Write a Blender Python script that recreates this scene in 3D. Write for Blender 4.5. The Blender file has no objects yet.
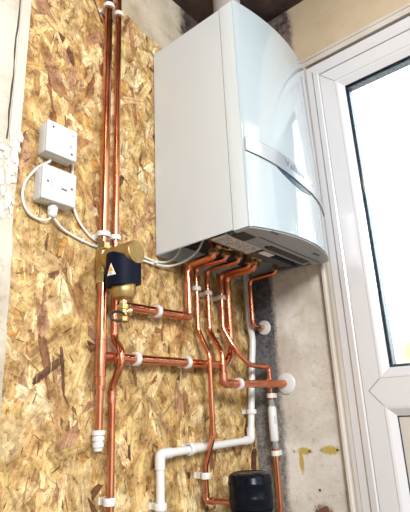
import bpy, bmesh, math, random
from mathutils import Vector, Matrix
random.seed(7)
V = Vector
scene = bpy.context.scene
COL = scene.collection
PI = math.pi

# ------------------------------------------------------------------ materials
def mat(name, col, rough=0.5, metal=0.0, coat=0.0, spec=0.5, var=None, vscale=8.0, bump=0.0, bscale=40.0,
        rvar=0.0, stretch=(1, 1, 1), emit=None):
    m = bpy.data.materials.new(name); m.use_nodes = True
    nt = m.node_tree; N = nt.nodes; L = nt.links
    b = N['Principled BSDF']
    b.inputs['Base Color'].default_value = (*col, 1)
    b.inputs['Roughness'].default_value = rough
    b.inputs['Metallic'].default_value = metal
    b.inputs['Coat Weight'].default_value = coat
    b.inputs['Coat Roughness'].default_value = 0.03
    b.inputs['Specular IOR Level'].default_value = spec
    tc = N.new('ShaderNodeTexCoord'); mp = N.new('ShaderNodeMapping')
    mp.inputs['Scale'].default_value = stretch
    L.new(tc.outputs['Object'], mp.inputs['Vector'])
    if var is not None:
        n = N.new('ShaderNodeTexNoise'); n.inputs['Scale'].default_value = vscale
        n.inputs['Detail'].default_value = 6
        L.new(mp.outputs[0], n.inputs['Vector'])
        r = N.new('ShaderNodeValToRGB')
        r.color_ramp.elements[0].position = 0.35; r.color_ramp.elements[1].position = 0.65
        r.color_ramp.elements[0].color = (*var, 1); r.color_ramp.elements[1].color = (*col, 1)
        L.new(n.outputs['Fac'], r.inputs[0]); L.new(r.outputs[0], b.inputs['Base Color'])
        if rvar:
            mr = N.new('ShaderNodeMapRange'); mr.inputs['To Min'].default_value = rough - rvar
            mr.inputs['To Max'].default_value = rough + rvar
            L.new(n.outputs['Fac'], mr.inputs['Value']); L.new(mr.outputs[0], b.inputs['Roughness'])
    if bump:
        n2 = N.new('ShaderNodeTexNoise'); n2.inputs['Scale'].default_value = bscale; n2.inputs['Detail'].default_value = 5
        L.new(mp.outputs[0], n2.inputs['Vector'])
        bp = N.new('ShaderNodeBump'); bp.inputs['Strength'].default_value = bump; bp.inputs['Distance'].default_value = 0.003
        L.new(n2.outputs['Fac'], bp.inputs['Height']); L.new(bp.outputs[0], b.inputs['Normal'])
    return m

M = {}
M['copper'] = mat('copper', (0.84, 0.34, 0.19), 0.19, 1.0, var=(0.60, 0.21, 0.11), vscale=14, rvar=0.05, bump=0.03, bscale=90)
M['copper_fit'] = mat('copper_fitting', (0.68, 0.275, 0.17), 0.33, 1.0, var=(0.5, 0.18, 0.11), vscale=40, rvar=0.06)
M['solder'] = mat('solder', (0.6, 0.55, 0.5), 0.35, 1.0)
M['brass'] = mat('brass', (0.52, 0.37, 0.16), 0.42, 1.0, var=(0.42, 0.28, 0.11), vscale=30, bump=0.3, bscale=160)
M['brass_bright'] = mat('brass_bright', (0.85, 0.62, 0.28), 0.25, 1.0)
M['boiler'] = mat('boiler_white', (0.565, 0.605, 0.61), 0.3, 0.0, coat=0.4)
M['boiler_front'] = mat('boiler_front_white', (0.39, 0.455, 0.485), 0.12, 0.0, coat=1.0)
M['silver'] = mat('silver_trim', (0.50, 0.55, 0.60), 0.22, 0.55, coat=0.5)
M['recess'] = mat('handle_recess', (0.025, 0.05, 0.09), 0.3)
M['chrome'] = mat('chrome', (0.75, 0.76, 0.78), 0.15, 1.0)
M['tray'] = mat('grey_plastic', (0.27, 0.29, 0.31), 0.4)
M['tray_dark'] = mat('dark_grey_plastic', (0.06, 0.065, 0.08), 0.45)
M['dark'] = mat('dark_cavity', (0.02, 0.02, 0.025), 0.6)
M['plate'] = mat('rating_plate', (0.60, 0.60, 0.58), 0.4, 0.1, var=(0.52, 0.52, 0.50), vscale=60)
M['print'] = mat('printed_ink', (0.12, 0.12, 0.13), 0.6)
M['logo'] = mat('logo_ink', (0.16, 0.20, 0.25), 0.3, 0.6)
M['plastic'] = mat('white_plastic', (0.68, 0.67, 0.64), 0.32, coat=0.15, var=(0.62, 0.61, 0.58), vscale=12)
M['clip'] = mat('clip_plastic', (0.74, 0.71, 0.66), 0.45, var=(0.64, 0.60, 0.54), vscale=60)
M['box'] = mat('socket_plastic', (0.60, 0.61, 0.60), 0.3, coat=0.2)
M['cable'] = mat('cable_sheath', (0.66, 0.65, 0.61), 0.45, var=(0.66, 0.64, 0.58), vscale=40)
M['gap'] = mat('shadow_gap', (0.05, 0.05, 0.05), 0.8)
M['black'] = mat('black_plastic', (0.003, 0.0045, 0.009), 0.22, spec=0.14)
M['navy'] = mat('black_sleeve', (0.003, 0.005, 0.014), 0.55, spec=0.1)
M['rubber'] = mat('black_rubber', (0.01, 0.01, 0.01), 0.5)
M['label'] = mat('label_white', (0.80, 0.79, 0.74), 0.5)
M['yellow'] = mat('label_orange', (0.80, 0.33, 0.03), 0.5)
M['flue'] = mat('flue_plastic', (0.40, 0.37, 0.35), 0.5)
M['upvc'] = mat('upvc', (0.64, 0.625, 0.625), 0.25, coat=0.3)
M['panel'] = mat('door_panel', (0.56, 0.52, 0.45), 0.4)
M['gasket'] = mat('gasket', (0.010, 0.018, 0.045), 0.4)
M['spacer'] = mat('spacer', (0.14, 0.19, 0.28), 0.35, 0.3, var=(0.05, 0.08, 0.12), vscale=150)
M['trim'] = mat('painted_timber', (0.62, 0.58, 0.53), 0.5, var=(0.52, 0.47, 0.40), vscale=7, bump=0.25, bscale=60, stretch=(1, 1, 0.25))
M['crack'] = mat('crack', (0.05, 0.04, 0.035), 0.9)
M['ceil'] = mat('stained_plasterboard', (0.16, 0.115, 0.085), 0.9, var=(0.025, 0.02, 0.03), vscale=5, bump=0.5)
M['floor'] = mat('concrete_floor', (0.32, 0.28, 0.24), 0.8, var=(0.25, 0.22, 0.19), vscale=4)
M['patio'] = mat('patio', (0.55, 0.47, 0.33), 0.9, var=(0.45, 0.38, 0.26), vscale=2)
M['leaf'] = mat('hazed_foliage', (0.56, 0.62, 0.42), 0.8, var=(0.48, 0.55, 0.35), vscale=1.5)  # leaf green paled in colour to stand in for blown-out haze
M['plugred'] = mat('plug_brown', (0.22, 0.10, 0.06), 0.6)

def glass_mat():
    m = bpy.data.materials.new('window_glass'); m.use_nodes = True
    nt = m.node_tree; N = nt.nodes; L = nt.links
    N.remove(N['Principled BSDF'])
    t = N.new('ShaderNodeBsdfTransparent'); t.inputs[0].default_value = (0.95, 0.97, 0.96, 1)
    g = N.new('ShaderNodeBsdfGlossy'); g.inputs['Roughness'].default_value = 0.02
    f = N.new('ShaderNodeFresnel'); f.inputs[0].default_value = 1.45
    x = N.new('ShaderNodeMixShader')
    L.new(f.outputs[0], x.inputs[0]); L.new(t.outputs[0], x.inputs[1]); L.new(g.outputs[0], x.inputs[2])
    L.new(x.outputs[0], N['Material Output'].inputs[0])
    return m
M['glass'] = glass_mat()

def osb_mat():
    m = bpy.data.materials.new('osb_strands'); m.use_nodes = True
    nt = m.node_tree; N = nt.nodes; L = nt.links
    b = N['Principled BSDF']; b.inputs['Roughness'].default_value = 0.62
    b.inputs['Specular IOR Level'].default_value = 0.35
    a = N.new('ShaderNodeAttribute'); a.attribute_name = 'strand'
    uv = N.new('ShaderNodeUVMap'); uv.uv_map = 'UVMap'
    mp = N.new('ShaderNodeMapping'); mp.inputs['Scale'].default_value = (9, 150, 1)
    L.new(uv.outputs[0], mp.inputs[0])
    n = N.new('ShaderNodeTexNoise'); n.inputs['Scale'].default_value = 1.0; n.inputs['Detail'].default_value = 4
    n.inputs['Distortion'].default_value = 0.6
    L.new(mp.outputs[0], n.inputs['Vector'])
    r = N.new('ShaderNodeValToRGB')
    r.color_ramp.elements[0].position = 0.28; r.color_ramp.elements[0].color = (0.52, 0.44, 0.36, 1)
    r.color_ramp.elements[1].position = 0.60; r.color_ramp.elements[1].color = (1.08, 1.06, 1.0, 1)
    L.new(n.outputs['Fac'], r.inputs[0])
    mx = N.new('ShaderNodeMix'); mx.data_type = 'RGBA'; mx.blend_type = 'MULTIPLY'; mx.inputs[0].default_value = 0.8
    L.new(a.outputs['Color'], mx.inputs[6]); L.new(r.outputs[0], mx.inputs[7])
    # resin specks and splinter holes
    tc = N.new('ShaderNodeTexCoord')
    n3 = N.new('ShaderNodeTexNoise'); n3.inputs['Scale'].default_value = 120; n3.inputs['Detail'].default_value = 6
    n3.inputs['Roughness'].default_value = 0.7
    L.new(tc.outputs['Object'], n3.inputs['Vector'])
    r3 = N.new('ShaderNodeValToRGB')
    r3.color_ramp.elements[0].position = 0.34; r3.color_ramp.elements[0].color = (0.16, 0.09, 0.05, 1)
    r3.color_ramp.elements[1].position = 0.44; r3.color_ramp.elements[1].color = (1, 1, 1, 1)
    L.new(n3.outputs['Fac'], r3.inputs[0])
    mx2 = N.new('ShaderNodeMix'); mx2.data_type = 'RGBA'; mx2.blend_type = 'MULTIPLY'; mx2.inputs[0].default_value = 0.8
    L.new(mx.outputs[2], mx2.inputs[6]); L.new(r3.outputs[0], mx2.inputs[7])
    n4 = N.new('ShaderNodeTexNoise'); n4.inputs['Scale'].default_value = 26; n4.inputs['Detail'].default_value = 7
    n4.inputs['Roughness'].default_value = 0.65
    L.new(tc.outputs['Object'], n4.inputs['Vector'])
    r4 = N.new('ShaderNodeValToRGB')
    r4.color_ramp.elements[0].position = 0.36; r4.color_ramp.elements[0].color = (0.56, 0.44, 0.32, 1)
    r4.color_ramp.elements[1].position = 0.60; r4.color_ramp.elements[1].color = (1.28, 1.28, 1.25, 1)
    L.new(n4.outputs['Fac'], r4.inputs[0])
    mx4 = N.new('ShaderNodeMix'); mx4.data_type = 'RGBA'; mx4.blend_type = 'MULTIPLY'; mx4.inputs[0].default_value = 1.0
    L.new(mx2.outputs[2], mx4.inputs[6]); L.new(r4.outputs[0], mx4.inputs[7])
    L.new(mx4.outputs[2], b.inputs['Base Color'])
    bp = N.new('ShaderNodeBump'); bp.inputs['Strength'].default_value = 0.5; bp.inputs['Distance'].default_value = 0.001
    L.new(n.outputs['Fac'], bp.inputs['Height']); L.new(bp.outputs[0], b.inputs['Normal'])
    return m
M['osb'] = osb_mat()

def wall_mat(name, base, alt, mode):
    """plaster with stains; mode picks the bare patch: 'right' = strip in the corner, 'back' = sooty patch high up, None"""
    m = bpy.data.materials.new(name); m.use_nodes = True
    nt = m.node_tree; N = nt.nodes; L = nt.links
    b = N['Principled BSDF']; b.inputs['Roughness'].default_value = 0.85
    b.inputs['Specular IOR Level'].default_value = 0.2
    tc = N.new('ShaderNodeTexCoord')
    def noise(s, d=6, rg=0.6, dist=0.0):
        n = N.new('ShaderNodeTexNoise'); n.inputs['Scale'].default_value = s; n.inputs['Detail'].default_value = d
        n.inputs['Roughness'].default_value = rg; n.inputs['Distortion'].default_value = dist
        L.new(tc.outputs['Object'], n.inputs['Vector']); return n.outputs['Fac']
    def ramp(f, p0, c0, p1, c1):
        r = N.new('ShaderNodeValToRGB'); e = r.color_ramp.elements
        e[0].position = p0; e[0].color = (*c0, 1); e[1].position = p1; e[1].color = (*c1, 1)
        L.new(f, r.inputs[0]); return r.outputs[0]
    def mix(f, a, c, bt='MIX'):
        x = N.new('ShaderNodeMix'); x.data_type = 'RGBA'; x.blend_type = bt
        if isinstance(f, float): x.inputs[0].default_value = f
        else: L.new(f, x.inputs[0])
        L.new(a, x.inputs[6]); L.new(c, x.inputs[7]); return x.outputs[2]
    def math_(op, a, c=None, d=None):
        x = N.new('ShaderNodeMath'); x.operation = op
        for i, q in enumerate((a, c, d)):
            if q is None: continue
            if isinstance(q, (int, float)): x.inputs[i].default_value = q
            else: L.new(q, x.inputs[i])
        return x.outputs[0]
    def step(v, lo, hi):
        x = N.new('ShaderNodeMapRange'); x.inputs['From Min'].default_value = lo; x.inputs['From Max'].default_value = hi
        L.new(v, x.inputs['Value']); return x.outputs[0]
    c = ramp(noise(5, 8, 0.65), 0.35, alt, 0.62, base)
    blot = ramp(noise(22, 8, 0.7), 0.30, (0.55, 0.48, 0.40), 0.42, (1, 1, 1))
    c = mix(0.6, c, blot, 'MULTIPLY')
    c = mix(0.8, c, ramp(noise(3.1, 5, 0.6, 0.4), 0.36, (0.60, 0.53, 0.44), 0.58, (1, 1, 1)), 'MULTIPLY')
    c = mix(0.5, c, ramp(noise(48, 8, 0.8), 0.33, (0.60, 0.55, 0.48), 0.45, (1, 1, 1)), 'MULTIPLY')
    pits = ramp(noise(140, 3, 0.5), 0.24, (0.25, 0.2, 0.16), 0.30, (1, 1, 1))
    c = mix(0.8, c, pits, 'MULTIPLY')
    # hairline cracks
    vo = N.new('ShaderNodeTexVoronoi'); vo.feature = 'DISTANCE_TO_EDGE'; vo.inputs['Scale'].default_value = 3.2
    nd = N.new('ShaderNodeTexNoise'); nd.inputs['Scale'].default_value = 9; nd.inputs['Detail'].default_value = 6
    L.new(tc.outputs['Object'], nd.inputs['Vector'])
    va = N.new('ShaderNodeVectorMath'); va.operation = 'MULTIPLY_ADD'
    L.new(nd.outputs['Color'], va.inputs[0]); va.inputs[1].default_value = (0.25, 0.25, 0.25)
    L.new(tc.outputs['Object'], va.inputs[2]); L.new(va.outputs[0], vo.inputs['Vector'])
    cr = ramp(vo.outputs['Distance'], 0.001, (0.45, 0.38, 0.32), 0.006, (1, 1, 1))
    c = mix(0.28, c, cr, 'MULTIPLY')
    sep = N.new('ShaderNodeSeparateXYZ'); L.new(tc.outputs['Object'], sep.inputs[0])
    X, Y, Z = sep.outputs
    bumpv = noise(60, 6, 0.7)
    if mode == 'right':
        wob = math_('MULTIPLY_ADD', noise(14, 8, 0.75), 0.05, -0.025)
        wob2 = math_('MULTIPLY_ADD', noise(120, 4, 0.8), 0.035, -0.0175)
        yy = math_('ADD', math_('ADD', Y, wob), wob2)
        # distance from the strip's edge: -0.103 low down, -0.30 above the boiler top
        sft = math_('MULTIPLY', step(Z, 0.55, 0.65), -0.195)
        d = math_('SUBTRACT', yy, sft)
        fac = step(d, -0.110, -0.090)
        low = ramp(noise(75, 8, 0.85), 0.38, (0.022, 0.024, 0.036), 0.66, (0.21, 0.20, 0.19))
        top = ramp(noise(9, 8, 0.7), 0.35, (0.05, 0.038, 0.04), 0.62, (0.36, 0.28, 0.22))
        paler = ramp(noise(65, 8, 0.85), 0.38, (0.09, 0.085, 0.08), 0.60, (0.38, 0.355, 0.31))
        bare = mix(step(Z, -0.22, -0.50), low, paler)
        bare = mix(step(Z, 0.4, 0.5), bare, top)
        c = mix(fac, c, bare)
        # cream wall above the door, its shade painted in as tan
        cream = ramp(noise(6, 6, 0.6), 0.3, (0.46, 0.36, 0.24), 0.7, (0.56, 0.45, 0.31))
        up = math_('MULTIPLY', step(Z, 0.69, 0.70), math_('SUBTRACT', 1.0, fac))
        c = mix(up, c, cream)
        # ochre paint smears round the old screw holes and a brown scar below
        def blob(y0, z0, ry, rz, e=0.35):
            dy = math_('DIVIDE', math_('SUBTRACT', Y, y0), ry); dz = math_('DIVIDE', math_('SUBTRACT', Z, z0), rz)
            q = math_('ADD', math_('POWER', math_('ABSOLUTE', dy), 2.0), math_('POWER', math_('ABSOLUTE', dz), 2.0))
            q = math_('ADD', q, math_('MULTIPLY_ADD', noise(130, 6, 0.8), 4.0, -1.9))
            return step(q, 1.0 + e, 1.0 - e)
        yel = N.new('ShaderNodeRGB'); yel.outputs[0].default_value = (0.46, 0.34, 0.03, 1)
        for a in ((-0.166, -0.570, 0.026, 0.011), (-0.152, -0.600, 0.008, 0.034), (-0.252, -0.566, 0.032, 0.013)):
            c = mix(math_('MULTIPLY', blob(*a), 0.9), c, yel.outputs[0])
        br = N.new('ShaderNodeRGB'); br.outputs[0].default_value = (0.16, 0.08, 0.045, 1)
        c = mix(blob(-0.212, -0.745, 0.035, 0.03), c, br.outputs[0])
    elif mode == 'back':
        wob = math_('MULTIPLY_ADD', noise(8, 6, 0.7), 0.30, -0.15)
        f1 = step(math_('ADD', X, wob), 0.15, 0.21)
        dk = ramp(noise(12, 6, 0.7), 0.35, (0.015, 0.012, 0.02), 0.7, (0.13, 0.10, 0.09))
        c = mix(math_('MULTIPLY', f1, step(Z, 0.72, 0.80)), c, dk)
    L.new(c, b.inputs['Base Color'])
    bp = N.new('ShaderNodeBump'); bp.inputs['Strength'].default_value = 0.5; bp.inputs['Distance'].default_value = 0.004
    L.new(bumpv, bp.inputs['Height']); L.new(bp.outputs[0], b.inputs['Normal'])
    return m
M['plaster_r'] = wall_mat('plaster_right', (0.76, 0.72, 0.65), (0.60, 0.55, 0.48), 'right')
M['plaster_b'] = wall_mat('plaster_back', (0.72, 0.66, 0.54), (0.56, 0.50, 0.39), 'back')
M['plaster_l'] = wall_mat('plaster_left', (0.66, 0.62, 0.53), (0.50, 0.45, 0.37), None)

# ------------------------------------------------------------------ mesh helpers
def mkobj(name, bm, m, parent=None, smooth=False, auto=None):
    me = bpy.data.meshes.new(name); bmesh.ops.recalc_face_normals(bm, faces=bm.faces); bm.to_mesh(me); bm.free()
    for x in (m if isinstance(m, (list, tuple)) else [m]): me.materials.append(M[x])
    if smooth:
        for p in me.polygons: p.use_smooth = True
        me.set_sharp_from_angle(angle=math.radians(auto or 35))
    o = bpy.data.objects.new(name, me); COL.objects.link(o)
    if parent is not None:
        o.parent = parent; o.matrix_parent_inverse = Matrix.Translation(-parent.location)
    return o
def thing(name, loc, label, cat, group=None):
    o = bpy.data.objects.new(name, None); COL.objects.link(o); o.location = loc; o.empty_display_size = 0.02
    o['label'] = label; o['category'] = cat
    if group: o['group'] = group
    return o
def tag(o, label, cat, group=None):
    o['label'] = label; o['category'] = cat
    if group: o['group'] = group
    return o
def struct(o): o['kind'] = 'structure'; return o
def box(bm, x0, x1, y0, y1, z0, z1, bev=0.0, seg=2, mi=0):
    r = bmesh.ops.create_cube(bm, size=1.0)
    for v in r['verts']:
        v.co = V(((x0 + x1) / 2 + v.co.x * (x1 - x0), (y0 + y1) / 2 + v.co.y * (y1 - y0), (z0 + z1) / 2 + v.co.z * (z1 - z0)))
    fs = list({f for v in r['verts'] for f in v.link_faces})
    for f in fs: f.material_index = mi
    if bev:
        es = list({e for v in r['verts'] for e in v.link_edges})
        q = bmesh.ops.bevel(bm, geom=es, offset=bev, segments=seg, affect='EDGES', profile=0.5)
        for f in q['faces']: f.material_index = mi
    return bm
def B(*a, **k):
    bm = bmesh.new(); box(bm, *a, **k); return bm
def frame_axes(t):
    t = t.normalized(); a = V((0, 0, 1)) if abs(t.z) < 0.9 else V((0, 1, 0))
    u = t.cross(a).normalized(); return u, t.cross(u).normalized()
def fillet(pts, bend, n=7):
    pts = [V(p) for p in pts]; out = [pts[0]]
    for i in range(1, len(pts) - 1):
        a, p, c = pts[i - 1], pts[i], pts[i + 1]
        d1 = (a - p); d2 = (c - p); l1, l2 = d1.length, d2.length; d1.normalize(); d2.normalize()
        ang = d1.angle(d2)
        if ang > 3.10: out.append(p); continue
        b_ = bend[i] if isinstance(bend, (list, tuple)) else bend
        t = min(b_ / math.tan(ang / 2), l1 * 0.49, l2 * 0.49)
        s, e = p + d1 * t, p + d2 * t
        for k in range(n + 1):
            q = k / n
            out.append(s * (1 - q) ** 2 + p * 2 * q * (1 - q) + e * q ** 2)
    out.append(pts[-1]); return out
def sweep(bm, path, r, n=16, cap=True):
    rings = []; N_ = len(path); u = None
    for i, p in enumerate(path):
        t = (path[min(i + 1, N_ - 1)] - path[max(i - 1, 0)]).normalized()
        if u is None: u, _ = frame_axes(t)
        else: u = (u - t * u.dot(t)).normalized()
        w = t.cross(u); rr = r[i] if isinstance(r, list) else r
        rings.append([bm.verts.new(p + (u * math.cos(2 * PI * k / n) + w * math.sin(2 * PI * k / n)) * rr) for k in range(n)])
    for a, b_ in zip(rings, rings[1:]):
        for k in range(n): bm.faces.new((a[k], a[(k + 1) % n], b_[(k + 1) % n], b_[k]))
    if cap: bm.faces.new(rings[0][::-1]); bm.faces.new(rings[-1])
    return bm
def tube(pts, r, bend=0.03, n=16):
    bm = bmesh.new(); sweep(bm, fillet(pts, bend), r, n); return bm
def lathe(bm, origin, axis, prof, n=32, cap=True):
    """prof: list of (distance along axis, radius)"""
    axis = V(axis).normalized(); u, w = frame_axes(axis); o = V(origin); rings = []
    for h, r in prof:
        rings.append([bm.verts.new(o + axis * h + (u * math.cos(2 * PI * k / n) + w * math.sin(2 * PI * k / n)) * max(r, 1e-5)) for k in range(n)])
    for a, b_ in zip(rings, rings[1:]):
        for k in range(n): bm.faces.new((a[k], a[(k + 1) % n], b_[(k + 1) % n], b_[k]))
    if cap: bm.faces.new(rings[0][::-1]); bm.faces.new(rings[-1])
    return bm
def Lt(origin, axis, prof, n=32):
    return lathe(bmesh.new(), origin, axis, prof, n)
def catmull(pts, n=8):
    P = [V(p) for p in pts]; P = [P[0] * 2 - P[1]] + P + [P[-1] * 2 - P[-2]]; out = []
    for i in range(1, len(P) - 2):
        for k in range(n):
            t = k / n; a, b_, c, d = P[i - 1:i + 3]
            out.append(0.5 * ((2 * b_) + (c - a) * t + (2 * a - 5 * b_ + 4 * c - d) * t * t + (3 * b_ - a - 3 * c + d) * t ** 3))
    out.append(P[-2]); return out
def poly_prism(bm, pts, axis, a0, a1, mi=0):
    """pts: 2D outline; axis 'y': (x,z) extruded a0..a1 in y; 'x': (y,z); 'z': (x,y)"""
    def mk(p, a): return V((p[0], a, p[1])) if axis == 'y' else V((a, p[0], p[1])) if axis == 'x' else V((p[0], p[1], a))
    A = [bm.verts.new(mk(p, a0)) for p in pts]; C_ = [bm.verts.new(mk(p, a1)) for p in pts]; n = len(pts)
    fs = [bm.faces.new(A[::-1]), bm.faces.new(C_)]
    for i in range(n): fs.append(bm.faces.new((A[i], A[(i + 1) % n], C_[(i + 1) % n], C_[i])))
    for f in fs: f.material_index = mi
    return bm

# ------------------------------------------------------------------ the setting
XR = 0.475          # right wall face
FL, CE = -1.40, 1.07
YO0, YO1, ZO = -0.333, -1.20, 0.765    # door opening
bm = bmesh.new(); box(bm, -4.2, XR, 0.0182, 0.15, FL, CE)
struct(mkobj('wall_back', bm, 'plaster_b'))
bm = bmesh.new()
poly_prism(bm, [(0.15, FL), (YO0, FL), (YO0, ZO), (YO1, ZO), (YO1, FL), (-2.9, FL), (-2.9, CE), (0.15, CE)], 'x', XR, XR + 0.14)
struct(mkobj('wall_right', bm, 'plaster_r'))
# chipped plaster pier on the left, a little proud of the board
bm = bmesh.new()
zs = [FL + i * (CE - FL) / 60 for i in range(61)]
edge = []
for z in zs:
    e = -0.447 - 0.0135 * min(max((z + 0.2) / 0.7, 0), 1) + 0.012 * min(max((-z - 0.2) / 0.5, 0), 1) + (0.0 if z > 0.2 else random.uniform(-0.003, 0.003))
    edge.append((e, z))
poly_prism(bm, [(-1.6, FL)] + edge + [(-1.6, CE)], 'y', 0.018, -0.022)
struct(mkobj('wall_left', bm, 'plaster_l'))
# painted batten strip beside the crack, upper half
bm = bmesh.new()
poly_prism(bm, [(-0.4565, CE), (-0.4540, 0.19), (-0.457, 0.172), (-0.462, 0.18), (-0.466, 0.160), (-0.471, 0.175), (-0.476, 0.150), (-0.4795, 0.19), (-0.4805, CE)], 'y', -0.018, -0.0245)
rq = random.Random(11)
for q in range(46):
    cx_, cz_ = rq.uniform(-0.500, -0.452), rq.uniform(-0.02, 0.20); a0 = rq.uniform(0.003, 0.011); st = rq.uniform(1.0, 2.6)
    poly_prism(bm, [(cx_ + a0 * rq.uniform(0.5, 1.1) * math.cos(t * PI / 4), cz_ + a0 * st * rq.uniform(0.5, 1.1) * math.sin(t * PI / 4)) for t in range(8)], 'y', -0.0215, -0.0225 - rq.uniform(0.0004, 0.004))
struct(mkobj('trim_2', bm, 'trim'))
bm = bmesh.new(); pts = []
for i in range(26):
    z = 0.17 + i * 0.035; w = random.uniform(0.0008, 0.0035); x = -0.484 + random.uniform(-0.0015, 0.0015)
    pts.append((x, z, w))
poly_prism(bm, [(x - w, z) for x, z, w in pts] + [(x + w * 0.5, z) for x, z, w in reversed(pts)], 'y', -0.0235, -0.021)
struct(mkobj('trim_3', bm, 'crack'))
struct(mkobj('floor', B(-2.6, XR, -2.9, 0.018, FL - 0.1, FL), 'floor'))
struct(mkobj('ceiling', B(-4.2, XR + 0.14, -1.5, 0.15, CE, CE + 0.1), 'ceil'))

# OSB sheet: thousands of pressed wood strands lying on a board
def hexc(s): return tuple(((int(s[i:i + 2], 16) / 255 + 0.055) / 1.055) ** 2.4 for i in (0, 2, 4))
def osb():
    bm = bmesh.new()
    cl = bm.loops.layers.float_color.new('strand'); uvl = bm.loops.layers.uv.new('UVMap')
    x0, x1, z0 = -0.447, 0.459, -1.30
    def ztop(x): return 0.812 - (x + 0.143) * 0.22 + 0.006 * math.sin(x * 37)
    n = 24; top = [(x0 + (x1 - x0) * i / n, ztop(x0 + (x1 - x0) * i / n)) for i in range(n + 1)]
    poly_prism(bm, [(x0, z0)] + [(x1, z0)] + top[::-1], 'y', 0.018, 0.0)
    base = hexc('b98c4c')
    for f in bm.faces:
        for l in f.loops: l[cl] = (*base, 1); l[uvl].uv = (l.vert.co.x, l.vert.co.z)
    pal = [('dfc592', 18), ('d6b981', 22), ('cdad72', 22), ('c4a168', 14), ('e8d5a6', 10), ('b9935c', 7), ('a98252', 3.5), ('8c6240', 3.6), ('6f4a30', 2.2), ('b48c6a', 3.5), ('9c6a44', 2.6)]
    cols = [hexc(c) for c, w in pal]; ws = [w for c, w in pal]
    def flake(L_, W_, cx, cz, ang, y, c):
        ca, sa = math.cos(ang), math.sin(ang)
        k = max(3, int(L_ / 0.012))
        hw = W_ / 2; pts = []
        s1, s2 = random.uniform(-0.5, 0.5) * W_, random.uniform(-0.5, 0.5) * W_
        bow = random.uniform(-0.05, 0.05) * L_; tp1, tp2 = random.uniform(0.35, 1.0), random.uniform(0.35, 1.0)
        for i in range(k + 1):
            t = i / k; u = -L_ / 2 + L_ * t
            w = hw * (tp1 * (1 - t) + tp2 * t) if i in (0, k) else hw * random.uniform(0.84, 1.06)
            off = bow * 4 * t * (1 - t)
            w2 = w * random.uniform(0.86, 1.1)
            pts.append((u + (s1 if i == 0 else s2 if i == k else 0), w + off, u - (s1 if i == 0 else s2 if i == k else 0), -w2 + off))
        up = [(a, b_) for a, b_, _, _ in pts]; dn = [(c_, d) for _, _, c_, d in pts]
        # ragged ends
        m_ = 4 if W_ > 0.01 else 1
        e1 = [(-L_ / 2 + s1 * -(1 - 2 * (q + 1) / (m_ + 1)) - random.uniform(-0.005, 0.006), hw * tp1 * (-1 + 2 * (q + 1) / (m_ + 1))) for q in range(m_)]
        e2 = [(L_ / 2 + s2 * (1 - 2 * (q + 1) / (m_ + 1)) + random.uniform(-0.005, 0.006), hw * tp2 * (1 - 2 * (q + 1) / (m_ + 1))) for q in range(m_)]
        loop = up + e2 + dn[::-1] + e1
        tx, tz = random.uniform(-0.012, 0.012), random.uniform(-0.02, 0.02)
        vs = []
        for u, w in loop:
            x = cx + u * ca - w * sa; z = cz + u * sa + w * ca
            x = min(max(x, x0), x1); z = min(max(z, z0), ztop(x))
            vs.append((bm.verts.new((x, min(y - u * tx - w * tz, -0.0001), z)), u, w))
        try: f = bm.faces.new([v for v, _, _ in vs])
        except ValueError: return
        so = random.random() * 20
        for l, (v, u, w) in zip(f.loops, vs):
            l[cl] = (*c, 1); l[uvl].uv = (u + so, w + so)
    def rc():
        c = random.choices(cols, ws)[0]; j = random.uniform(0.70, 0.96)
        return tuple(min(1, q * j * k_ * random.uniform(0.97, 1.03)) for q, k_ in zip(c, (0.97, 1.0, 1.08)))
    NF = 2700
    for i in range(NF):
        t = i / NF
        ang = random.gauss(PI / 2, 0.5) if random.random() < 0.8 else random.uniform(0, PI)
        big = random.random()
        L_ = random.uniform(0.05, 0.15); W_ = random.uniform(0.010, 0.036) if big > 0.18 else random.uniform(0.034, 0.055)
        c_ = rc()
        if c_[0] < 0.33: W_ *= 0.55; L_ *= 1.15
        flake(L_, W_, random.uniform(x0 - 0.02, x1 + 0.02), random.uniform(-0.85, 0.86), ang, -0.0004 - 0.0024 * t, c_)
    dk = [hexc('5a371d'), hexc('43291a'), hexc('7a4c28'), hexc('8c5c30')]
    for i in range(1000):
        flake(random.uniform(0.008, 0.035), random.uniform(0.0008, 0.0030), random.uniform(x0, x1), random.uniform(-0.85, 0.84),
              random.gauss(PI / 2, 0.6), -0.0030 - random.random() * 0.0004, random.choice(dk) if random.random() < 0.45 else rc())
    me = bpy.data.meshes.new('osb_board'); bm.to_mesh(me); bm.free(); me.materials.append(M['osb'])
    o = bpy.data.objects.new('osb_board', me); COL.objects.link(o)
    return tag(o, 'golden oriented strand board sheet fixed to the wall behind the pipes', 'board')
osb()

# ------------------------------------------------------------------ trim and glazed door in the right wall
XF = 0.460
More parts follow.
